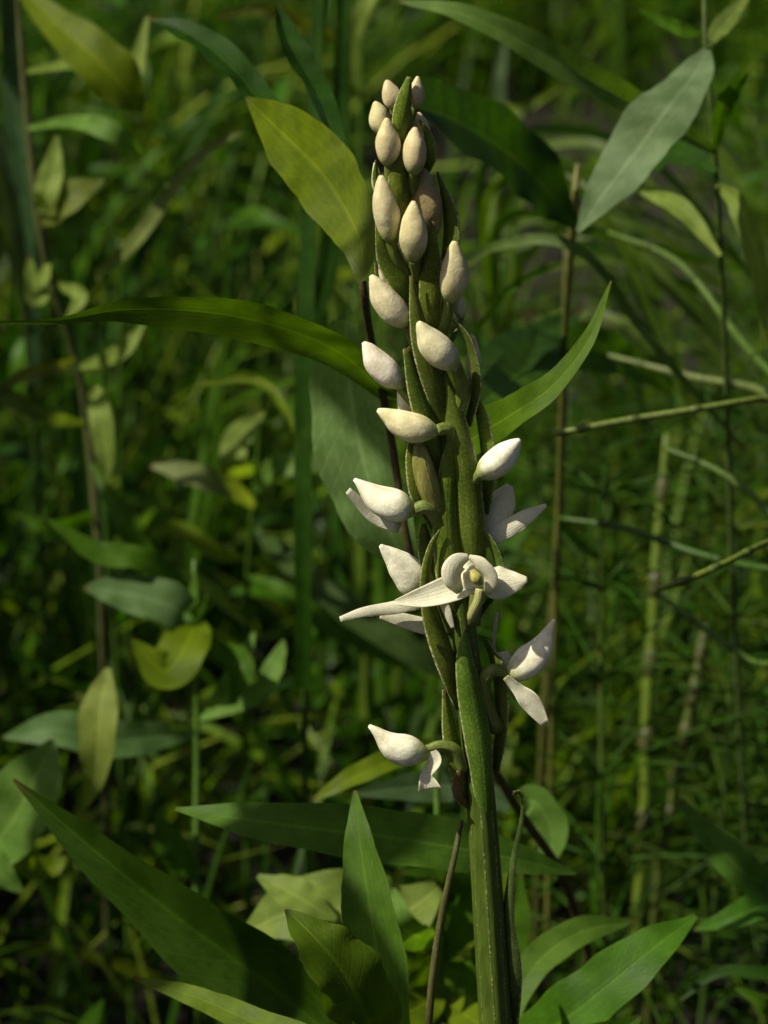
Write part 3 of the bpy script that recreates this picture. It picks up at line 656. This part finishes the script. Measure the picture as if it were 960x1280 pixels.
px_leaf(h10, [(992, 1120, .885), (935, 1095, .87), (895, 1055, .87), (850, 1000, .875)], [8, 22, 18, 3], .87, (0.06, 0.14, 0.015), roll=15, mode=SUNNY)
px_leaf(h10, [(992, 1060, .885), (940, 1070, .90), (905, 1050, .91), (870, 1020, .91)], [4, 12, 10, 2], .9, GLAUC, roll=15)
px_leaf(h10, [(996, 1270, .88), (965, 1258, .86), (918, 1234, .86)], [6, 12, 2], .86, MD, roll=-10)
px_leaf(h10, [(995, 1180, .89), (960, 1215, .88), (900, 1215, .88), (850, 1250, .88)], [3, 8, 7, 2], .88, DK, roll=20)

# ------------------------------------------------------------------ single grass stems and blades that stand out
def grass_leafless(name, label, pts, rad, d, color, cat='grass stem', joints=False):
    q = pts[-1]; g = root_below(q[0], q[1], q[2] if len(q) > 2 else d, 0, 0.03)
    e = empty(name, g, label, cat)
    st = px_tube(e, pts, rad, d, color, to_ground=g, n=30)
    if joints:                     # dark toothed sheaths at the joints
        c3 = catmull([P(*(q if len(q) > 2 else (*q, d))) for q in pts], 61); cr = catmull([float(x) for x in rad], 61)
        for i in range(6, 60, 11):
            tt = (c3[i + 1] - c3[i - 1]).normalized(); r0 = cr[i] * K * d
            V, F, U = tube_data([c3[i] - tt * 0.004, c3[i] - tt * 0.001, c3[i] + tt * 0.002, c3[i] + tt * 0.0045], [r0 * 1.05, r0 * 1.3, r0 * 1.4, r0 * 1.25], 9)
            link('sheath', mesh_from('sheath', rel(V, e.location), F, U, M_STEM), e, (0.05, 0.06, 0.012))
    return e
e = grass_leafless('grass_plant', 'tall upright green grass blade beside the pale broad leaf', [(408, -40, .95), (392, 200, .96), (384, 450, .97), (380, 800, 1.0)], [3, 4, 4, 4], .97, DK, 'grass')
px_leaf(e, [(380, 860, .99), (380, 700, .97), (380, 500, .96), (388, 250, .955), (400, -30, .95)], [10, 11, 11, 10, 7], .965, DK, roll=-25, name='blade', mat=M_GRASS)
px_leaf(e, [(384, 420, .97), (410, 330, .975), (424, 150, .98), (430, -30, .985)], [6, 13, 12, 8], .98, DK, roll=20, name='blade', mat=M_GRASS)
px_leaf(e, [(382, 560, .97), (330, 480, .98), (250, 480, .98)], [4, 6, 2], .98, YL, roll=20, name='blade', mat=M_GRASS)
e = grass_leafless('grass_plant', 'broad upright grass blades behind the brown-stemmed herb', [(10, -20, 1.1), (20, 250, 1.12), (40, 500, 1.15)], [2, 3, 4], 1.12, DK, 'grass')
px_leaf(e, [(45, 480, 1.14), (34, 300, 1.12), (20, 150, 1.11), (8, -30, 1.1)], [9, 14, 14, 8], 1.12, (0.04, 0.085, 0.03), roll=-20, name='blade', mat=M_GRASS)
px_leaf(e, [(35, 420, 1.13), (10, 250, 1.11), (-15, 130, 1.1)], [8, 12, 4], 1.12, (0.07, 0.11, 0.05), roll=20, name='blade', mat=M_GRASS)
e = grass_leafless('grass_plant', 'grass with one pale slanting blade behind the arched leaf', [(135, 340, 1.06), (130, 500, 1.1), (140, 700, 1.15)], [2, 3, 4], 1.1, MD, 'grass')
px_leaf(e, [(120, 345, 1.06), (170, 300, 1.04), (215, 235, 1.035), (250, 195, 1.035), (300, 165, 1.04)], [6, 9, 9, 7, 2], 1.04, (0.15, 0.19, 0.05), roll=15, mode=SUNNY, name='blade', mat=M_GRASS)
e = grass_leafless('grass_plant', 'grass with a pale blade crossing above the two dark leaves', [(455, -20, 1.2), (450, 200, 1.22), (450, 420, 1.25)], [2, 3, 4], 1.2, MD, 'grass')
px_leaf(e, [(445, 120, 1.2), (440, 60, 1.19), (455, 10, 1.18), (480, -30, 1.18)], [5, 10, 10, 5], 1.19, PALE, roll=5, name='blade', mat=M_GRASS)
px_leaf(e, [(452, 60, 1.2), (400, 40, 1.19), (340, 12, 1.18), (270, 20, 1.18)], [4, 8, 9, 2], 1.19, (0.11, 0.13, 0.02), roll=-15, name='blade', mat=M_GRASS)
px_leaf(e, [(452, 120, 1.2), (400, 92, 1.19), (330, 92, 1.18)], [4, 8, 2], 1.19, YL, roll=-15, name='blade', mat=M_GRASS)
e = grass_leafless('grass_plant', 'short pale upright grass blade in front of the dark soil', [(640, 250, 1.5), (632, 320, 1.52), (630, 400, 1.55)], [3, 3, 3], 1.5, MD, 'grass')
px_leaf(e, [(632, 300, 1.5), (622, 200, 1.48), (622, 120, 1.47), (632, 40, 1.47)], [7, 10, 9, 2], 1.48, (0.09, 0.14, 0.06), roll=5, name='blade', mat=M_GRASS)
px_leaf(e, [(632, 310, 1.5), (625, 150, 1.49), (650, 140, 1.48), (700, 110, 1.48)], [4, 6, 6, 2], 1.48, YL, roll=-15, name='blade', mat=M_GRASS)
e = grass_leafless('grass_plant', 'arching grass blade curving over at the right of the upper buds', [(590, 420, .97), (588, 560, .99), (586, 700, 1.02)], [2, 3, 3], 1.0, MD, 'grass')
px_leaf(e, [(585, 330, .97), (620, 308, .95), (690, 300, .94), (745, 330, .94), (790, 395, .945), (850, 470, .95), (930, 560, .97)], [3, 6, 7, 6, 6, 5, 2], .95, (0.08, 0.13, 0.03), roll=-15, name='blade', mat=M_GRASS)
px_leaf(e, [(590, 420, .97), (640, 360, .96), (700, 330, .96)], [3, 5, 2], .96, MD, roll=15, name='blade', mat=M_GRASS)
grass_leafless('dead_stalk', 'straight brownish dead stalk rising right of the orchid spike', [(708, 305, 1.08), (705, 450, 1.08), (701, 600, 1.085), (691, 760, 1.09), (680, 900, 1.10)], [2.5, 4.5, 5, 5.5, 6], 1.085, (0.055, 0.065, 0.010), 'stalk')
grass_leafless('dead_stalk', 'short brown stalk end leaning at the grey leaf tip', [(722, 205, .95), (718, 260, .95), (712, 330, .96), (705, 430, .98)], [3, 6, 5, 4], .96, (0.11, 0.12, 0.02), 'stalk')
grass_leafless('horsetail_stalk', 'pale yellow-green jointed upright stalk among the horsetails', [(834, 540, 1.12), (822, 680, 1.12), (816, 790, 1.122), (808, 900, 1.125), (807, 1000, 1.13), (795, 1180, 1.14)], [4, 7, 7.5, 7.5, 8, 8], 1.125, (0.085, 0.14, 0.008), 'stalk', True)
grass_leafless('horsetail_stalk', 'thinner leaning stalk crossing behind the pale jointed stalk', [(882, 780, 1.12), (864, 880, 1.12), (846, 970, 1.13), (826, 1070, 1.14)], [4, 6, 6.5, 6], 1.13, (0.07, 0.10, 0.015), 'stalk', True)

# fan of long thin blades arching down to the right
e = grass_leafless('grass_plant', 'grass with many long thin blades sweeping down to the right of the orchid', [(628, 330, 1.16), (622, 480, 1.18), (620, 620, 1.2)], [2, 3, 3], 1.17, MD, 'grass')
rf = random.Random(31)
for i in range(16):
    y0 = rf.uniform(200, 420); x0 = rf.uniform(600, 660); yend = y0 + rf.uniform(60, 330); xe = rf.uniform(860, 1010); dd = rf.uniform(1.08, 1.3)
    px_leaf(e, [(626, 470, 1.18), (x0, y0, dd + .02), ((x0 + xe) / 2, y0 + rf.uniform(-30, 40), dd), (xe, yend, dd + .02)], [3, 5, 5.5, 1.5], dd, rf.choice([MD, DK, (0.06, 0.11, 0.008), (0.08, 0.13, 0.02)]), roll=rf.uniform(-40, 40), name='blade', mat=M_BACK, n=20, nx=4)
for k, (x, lab) in enumerate([(150, 'grass clump with upright thin blades behind the small pale leaves'), (470, 'grass clump with upright thin blades right behind the broad pale leaf')]):
    e = grass_leafless('grass_plant', lab, [(x, 300, 1.3), (x, 520, 1.32), (x, 750, 1.36)], [2, 3, 3], 1.3, MD, 'grass')
    for i in range(14):
        xx = x + rf.uniform(-110, 110); yt = rf.uniform(180, 560); dd = rf.uniform(1.2, 1.42)
        px_leaf(e, [(x + (xx - x) * 0.4, 900, dd), (xx - rf.uniform(-15, 15), (900 + yt) / 2, dd), (xx + rf.uniform(-40, 40), yt, dd)], [5, 5.5, 1.5], dd, rf.choice([MD, DK, (0.07, 0.12, 0.008)]), roll=rf.uniform(-40, 40), name='blade', mat=M_BACK, n=16, nx=4)

# horsetail beyond the right edge whose thin jointed branches reach in
g = root_below(1040, 900, 0.92, 0.02, 0.03)
ht = empty('horsetail', g, 'horsetail with thin jointed branches in near focus crossing the jointed stalk', 'horsetail')
px_tube(ht, [(1010, 300, .86), (1015, 500, .87), (1022, 690, .88), (1035, 900, .90)], [4, 6, 7, 7], .87, (0.08, 0.12, 0.02), to_ground=g)
for pts, rad, d, c in (
        ([(1014, 492, .87), (940, 500, .855), (860, 513, .85), (790, 524, .85), (735, 534, .85), (691, 543, .852)], [4, 4.5, 4.5, 4.5, 4.5, 4], .852, (0.095, 0.14, 0.015)),
        ([(1022, 660, .88), (960, 678, .84), (910, 702, .825), (865, 722, .82), (821, 737, .82)], [4, 4.5, 4.5, 4.5, 3.5], .83, (0.10, 0.15, 0.012)),
        ([(1018, 560, .88), (960, 492, .97), (860, 470, 1.0), (728, 436, 1.02)], [4, 5, 5, 3], 1.0, (0.09, 0.13, 0.03)),
        ([(1024, 720, .89), (930, 706, .93), (860, 688, .95), (780, 660, .96), (700, 648, .97)], [4, 4.5, 4.5, 4, 3], .95, (0.03, 0.08, 0.008)),
        ([(1016, 520, .88), (930, 430, .97), (850, 330, 1.0), (760, 290, 1.02)], [4, 5, 4.5, 3], 1.0, (0.05, 0.10, 0.008)),
        ([(1024, 740, .89), (960, 640, .93), (900, 590, .95), (830, 560, .96)], [4, 4.5, 4, 3], .95, (0.05, 0.10, 0.008)),
        ([(1026, 780, .89), (960, 830, .93), (900, 800, .95), (820, 740, .97)], [4, 4.5, 4, 3], .95, (0.045, 0.095, 0.006))):
    br = px_tube(ht, pts, rad, d, c, 'branch', n=24, ns=8)
    c3 = catmull([P(*q) for q in pts], 41)
    for i in range(6, 40, 9):
        tt = (c3[i + 1] - c3[i - 1]).normalized(); r0 = 4.2 * K * d
        V, F, U = tube_data([c3[i] - tt * 0.002, c3[i], c3[i] + tt * 0.0015], [r0 * 1.0, r0 * 1.3, r0 * 1.15], 8)
        link('sheath', mesh_from('sheath', rel(V, g), F, U, M_STEM), br, tuple(x * 0.7 for x in c))

# ------------------------------------------------------------------ procedural plants of the thicket
def arc(base, az, el0, length, droop, n):
    """points of an arching stalk or midrib: starts at elevation el0, bends down by droop radians"""
    p = base.copy(); out = [p.copy()]
    for i in range(n - 1):
        el = el0 - droop * (i / (n - 1)) ** 1.3
        p = p + Vector((math.cos(az) * math.cos(el), math.sin(az) * math.cos(el), math.sin(el))) * (length / (n - 1))
        out.append(p.copy())
    return out

def leaf3(parent, base, az, el, L, hwid, droop, color, name='leaf', mat=None, n=12, nx=4, twist=0.0, grass=False):
    LEAF_N[0] += 1
    pts = arc(base, az, el, L, droop, n)
    s0 = Vector((-math.sin(az), math.cos(az), 0))
    T = tangents(pts)
    side = [Matrix.Rotation(twist * i / (n - 1) + twist * 0.4, 3, T[i]) @ -s0 for i in range(n)]
    prof = catmull([0.55, 0.9, 1.0, 0.85, 0.55, 0.04] if grass else [0.10, 0.55, 0.95, 1.0, 0.85, 0.55, 0.02], n)
    V, F, U = ribbon_data(pts, [hwid * max(x, 0.01) for x in prof], side, 0.25, 0.0, 0.08, 3.0, nx, 0.0, LEAF_N[0])
    return link(name, mesh_from(name, V, F, U, M_BACK), parent, color)

def jit(c, r, a=0.25):
    f = r.uniform(1 - a, 1 + a); return (c[0] * f * r.uniform(0.8, 1.12), c[1] * f, c[2] * f * r.uniform(0.7, 1.4))

def stem3(parent, pts, r0, r1, color, name='stem', ns=7):
    n = len(pts)
    V, F, U = tube_data(pts, [r0 + (r1 - r0) * i / (n - 1) for i in range(n)], ns)
    return link(name, mesh_from(name, V, F, U, M_BACK), parent, color)

def make_herb(seed, h, nodes, L, aspect, cols, label, group, el=0.6, droop=0.9, opposite=True):
    r = random.Random(seed)
    e = empty('leafy_herb', (0, 0, 0), label, 'herb', group)
    pts = arc(Vector((0, 0, 0)), r.uniform(0, 6.28), 1.5, h, 0.25, 12)
    stem3(e, pts, 0.0013, 0.0006, jit((0.045, 0.07, 0.008), r))
    az = r.uniform(0, 6.28)
    for i in range(nodes):
        f = 0.22 + 0.76 * i / (nodes - 1); q = f * 11; j = min(int(q), 10)
        b = pts[j].lerp(pts[j + 1], q - j)
        ll = L * (1.0 - 0.45 * abs(f - 0.55) / 0.5) * r.uniform(0.8, 1.15)
        for k in range(2 if opposite else 1):
            leaf3(e, b, az + k * math.pi + r.uniform(-0.25, 0.25), el + r.uniform(-0.3, 0.35) + (0.5 if f > 0.9 else 0), ll, ll * aspect * r.uniform(0.85, 1.15), droop * r.uniform(0.5, 1.4), jit(r.choice(cols), r), twist=r.uniform(-0.6, 0.6))
        az += 1.571 if opposite else 2.4
    return e

def make_grass(seed, n, h, wid, cols, label, group):
    r = random.Random(seed)
    e = empty('grass_tuft', (0, 0, 0), label, 'grass', group)
    for i in range(n):
        az = r.uniform(0, 6.28)
        leaf3(e, Vector((r.uniform(-0.008, 0.008), r.uniform(-0.008, 0.008), 0)), az, r.uniform(1.15, 1.5), h * r.uniform(0.6, 1.15), wid * r.uniform(0.7, 1.2), r.uniform(0.5, 2.0), jit(r.choice(cols), r), 'blade', M_GRASS, 16, 4, r.uniform(-0.8, 0.8), True)
    return e

def make_horsetail(seed, h, whorls, nb, L, label, group, color):
    r = random.Random(seed)
    e = empty('horsetail', (0, 0, 0), label, 'horsetail', group)
    pts = arc(Vector((0, 0, 0)), r.uniform(0, 6.28), 1.5, h, 0.3, 14)
    stem3(e, pts, 0.0014, 0.0006, jit((0.075, 0.11, 0.015), r))
    for i in range(whorls):
        f = 0.25 + 0.74 * i / (whorls - 1); q = f * 13; j = min(int(q), 12); b = pts[j].lerp(pts[j + 1], q - j)
        a0 = r.uniform(0, 6.28)
        for k in range(nb):
            ll = L * (1.15 - 0.75 * f) * r.uniform(0.7, 1.2)
            bp = arc(b, a0 + 6.283 * k / nb + r.uniform(-0.3, 0.3), r.uniform(0.2, 0.7), ll, r.uniform(0.2, 1.1), 8)
            stem3(e, bp, 0.00055, 0.00032, jit(color, r), 'branch', 5)
    return e

def dup(root, loc, rotz, scale, tint, tilt=(0, 0)):
    c = root.copy(); COL.objects.link(c); c.location = loc; c.rotation_euler = (tilt[0], tilt[1], rotz); c.scale = (scale,) * 3
    for ch in root.children:
        d = ch.copy(); COL.objects.link(d); d.parent = c
        d.color = tuple(x * t for x, t in zip(ch.color[:3], tint)) + (1,)
    return c

GR = 'leafy herbs of the thicket behind the orchid'
BD = (0.014, 0.046, 0.001); BM = (0.042, 0.105, 0.002); BY = (0.105, 0.165, 0.003); BP = (0.15, 0.22, 0.04)
herbs = [
    make_herb(1, 0.26, 7, 0.042, 0.11, [BM, BM, BY, BD], 'slender herb with opposite lance-shaped green leaves in the blurred thicket', GR),
    make_herb(2, 0.22, 6, 0.034, 0.13, [BP, BM, BM, BD], 'blurred herb with pale greyish lance-shaped leaves in the thicket', GR, 0.5, 1.2),
    make_herb(3, 0.30, 9, 0.048, 0.08, [BM, BD, BY], 'taller blurred herb with narrow spiralling leaves in the thicket', GR, 0.7, 0.7, False),
    make_herb(4, 0.17, 6, 0.026, 0.17, [BY, BM, BM, BP], 'small blurred herb with short broad yellowish leaves in the thicket', GR, 0.4, 1.0),
    make_herb(5, 0.24, 7, 0.050, 0.09, [BD, BM], 'blurred herb with long dark drooping leaves in the thicket', GR, 0.8, 1.5),
]
GG = 'grass tufts of the thicket behind the orchid'
grasses = [
    make_grass(11, 11, 0.24, 0.0020, [BM, BD, BY], 'blurred tuft of narrow green grass blades in the thicket', GG),
    make_grass(12, 8, 0.30, 0.0030, [BM, BD], 'blurred tuft of wider dark grass blades in the thicket', GG),
    make_grass(13, 12, 0.20, 0.0014, [BY, BM, BP, BM], 'blurred tuft of fine yellowish grass blades in the thicket', GG),
]
GH = 'horsetails right of the orchid'
tails = [
    make_horsetail(21, 0.28, 9, 8, 0.085, 'blurred horsetail with long thin whorled branches right of the orchid', GH, (0.034, 0.088, 0.004)),
    make_horsetail(22, 0.24, 8, 7, 0.07, 'blurred smaller horsetail with yellowish whorled branches right of the orchid', GH, (0.060, 0.10, 0.006)),
]
def project(p):
    q = p - CAM; d = q.dot(FWD); return 480 + q.dot(RIGHT) / (K * d), 640 - q.dot(UP) / (K * d), d

def bare(x, y):
    """the patch of open, dark soil behind the orchid's right shoulder"""
    return ((x - 0.085) / 0.13) ** 2 + ((y - 1.35) / 0.45) ** 2 < 1

used = {}
def scatter(protos, n, xr, yr, smin, smax, cond, seed, mind):
    r = random.Random(seed); pts = []; tries = 0
    while len(pts) < n and tries < n * 60:
        tries += 1
        x = r.uniform(*xr); y = yr[0] + (yr[1] - yr[0]) * r.random() ** 1.25
        if not cond(x, y) or any((x - a) ** 2 + (y - b) ** 2 < mind * mind for a, b in pts): continue
        pts.append((x, y)); pr = r.choice(protos); s = r.uniform(smin, smax); b = r.uniform(0.8, 1.25)
        tint = (b * r.uniform(0.85, 1.08), b, b * r.uniform(0.8, 1.2))
        rz = r.uniform(0, 6.28); tl = (r.uniform(-0.18, 0.18), r.uniform(-0.18, 0.18))
        if pr.name not in used:
            used[pr.name] = 1; pr.location = G(x, y); pr.rotation_euler = (*tl, rz); pr.scale = (s,) * 3
        else: dup(pr, G(x, y), rz, s, tint, tl)
def inview(x, y, m=1.25):
    d = (Vector((x, y, 0.1)) - CAM).dot(FWD); return abs(x) < 480 * K * d * m + 0.03
scatter(herbs, 170, (-0.55, 0.55), (0.50, 2.0), 0.65, 1.1, lambda x, y: inview(x, y) and not bare(x, y) and not (x > 0.05 and y < 0.9 and (x * 977) % 1 < 0.65), 3, 0.035)
scatter(grasses, 140, (-0.5, 0.5), (0.45, 2.2), 0.7, 1.2, lambda x, y: inview(x, y) and not bare(x, y), 4, 0.03)
scatter(tails, 34, (0.07, 0.45), (0.24, 1.3), 0.75, 1.15, lambda x, y: inview(x, y) and not bare(x, y), 5, 0.04)

# unseen tall herbs added beyond the left edge to shade the low plants
shade_herbs = [make_herb(41, 0.74, 15, 0.085, 0.13, [BM, BY, BD], 'knee-high leafy herb added out of view on the sunny side for shade', 'added shade herbs left of the orchid', 0.5, 1.0),
         make_herb(42, 0.66, 14, 0.075, 0.16, [BM, BD], 'knee-high dark broad-leaved herb added out of view on the sunny side for shade', 'added shade herbs left of the orchid', 0.4, 1.0)]
scatter(shade_herbs, 60, (-0.85, -0.36), (-0.22, 1.15), 0.9, 1.25, lambda x, y: x < -0.36 - 0.10 * max(y, 0), 61, 0.06)

# ------------------------------------------------------------------ undergrowth nobody could count
def build_undergrowth():
    r = random.Random(99); V, F, U = [], [], []
    def add(d):
        o = len(V); V.extend(d[0]); F.extend(tuple(i + o for i in f) for f in d[1]); U.extend(d[2])
    def blade(x, y, L, wid, el, droop, leafy, z=0.0):
        az = r.uniform(0, 6.283); n = 7
        pts = arc(G(x, y) + Vector((0, 0, z)), az, el, L, droop, n); s0 = Vector((math.sin(az), -math.cos(az), 0)); tw = r.uniform(-0.8, 0.8)
        T = tangents(pts)
        side = [Matrix.Rotation(tw * i / n, 3, T[i]) @ s0 for i in range(n)]
        prof = [0.1, 0.6, 1.0, 1.0, 0.8, 0.45, 0.02] if leafy else [0.8, 1, 1, 0.9, 0.7, 0.4, 0.03]
        add(ribbon_data(pts, [wid * p for p in prof], side, 0.2, 0, 0, 1, 2))
    k = 0
    while k < 22000:
        y = 0.15 + 2.6 * r.random() ** 1.1; x = r.uniform(-0.75, 0.75)
        if not inview(x, y, 1.6): continue
        k += 1
        if bare(x, y) and r.random() < 0.90: continue
        cl = mnoise.noise(Vector((x * 7, y * 5, 9.0))) + 0.5 * mnoise.noise(Vector((x * 17, y * 13, 2.0)))
        if cl < r.uniform(-0.25, 0.12) or (y < 0.55 and r.random() < 0.7): continue      # clumps with dark gaps
        if r.random() < 0.55: blade(x, y, r.uniform(0.09, 0.26), r.uniform(0.0008, 0.0022), r.uniform(1.0, 1.5), r.uniform(0.3, 1.8), False)
        else: blade(x, y, r.uniform(0.010, 0.028), r.uniform(0.0012, 0.0032), r.uniform(0.0, 1.0), r.uniform(0.3, 1.2), True, r.uniform(0.0, 0.15) ** 1.0)
    # round the camera's side too, outside the view
    for k in range(2500):
        x = r.uniform(-0.9, 0.9); y = r.uniform(-0.9, 0.2)
        blade(x, y, r.uniform(0.08, 0.20), r.uniform(0.001, 0.002), r.uniform(1.0, 1.5), r.uniform(0.3, 1.8), False)
    o = link('undergrowth', mesh_from('undergrowth', V, F, U, M_STUFF)); o['kind'] = 'stuff'
    o['label'] = 'dense blurred undergrowth of fine grass and small leaves'; o['category'] = 'undergrowth'
build_undergrowth()

# fallen twig on the open soil
tw = empty('fallen_twig', G(0.06, 1.25), 'brown fallen twig lying on the dark soil patch behind the orchid', 'twig')
q = tw.location
for pts, r0 in (([(-0.05, 0.02, 0.012), (-0.01, 0.0, 0.016), (0.04, 0.0, 0.02), (0.09, -0.03, 0.02)], 0.006), ([(0.02, 0, 0.018), (0.045, 0.03, 0.03), (0.06, 0.05, 0.045)], 0.003)):
    stem3(tw, catmull([Vector(p) for p in pts], 12), r0, r0 * 0.6, (0.085, 0.05, 0.035), 'branch', 8)
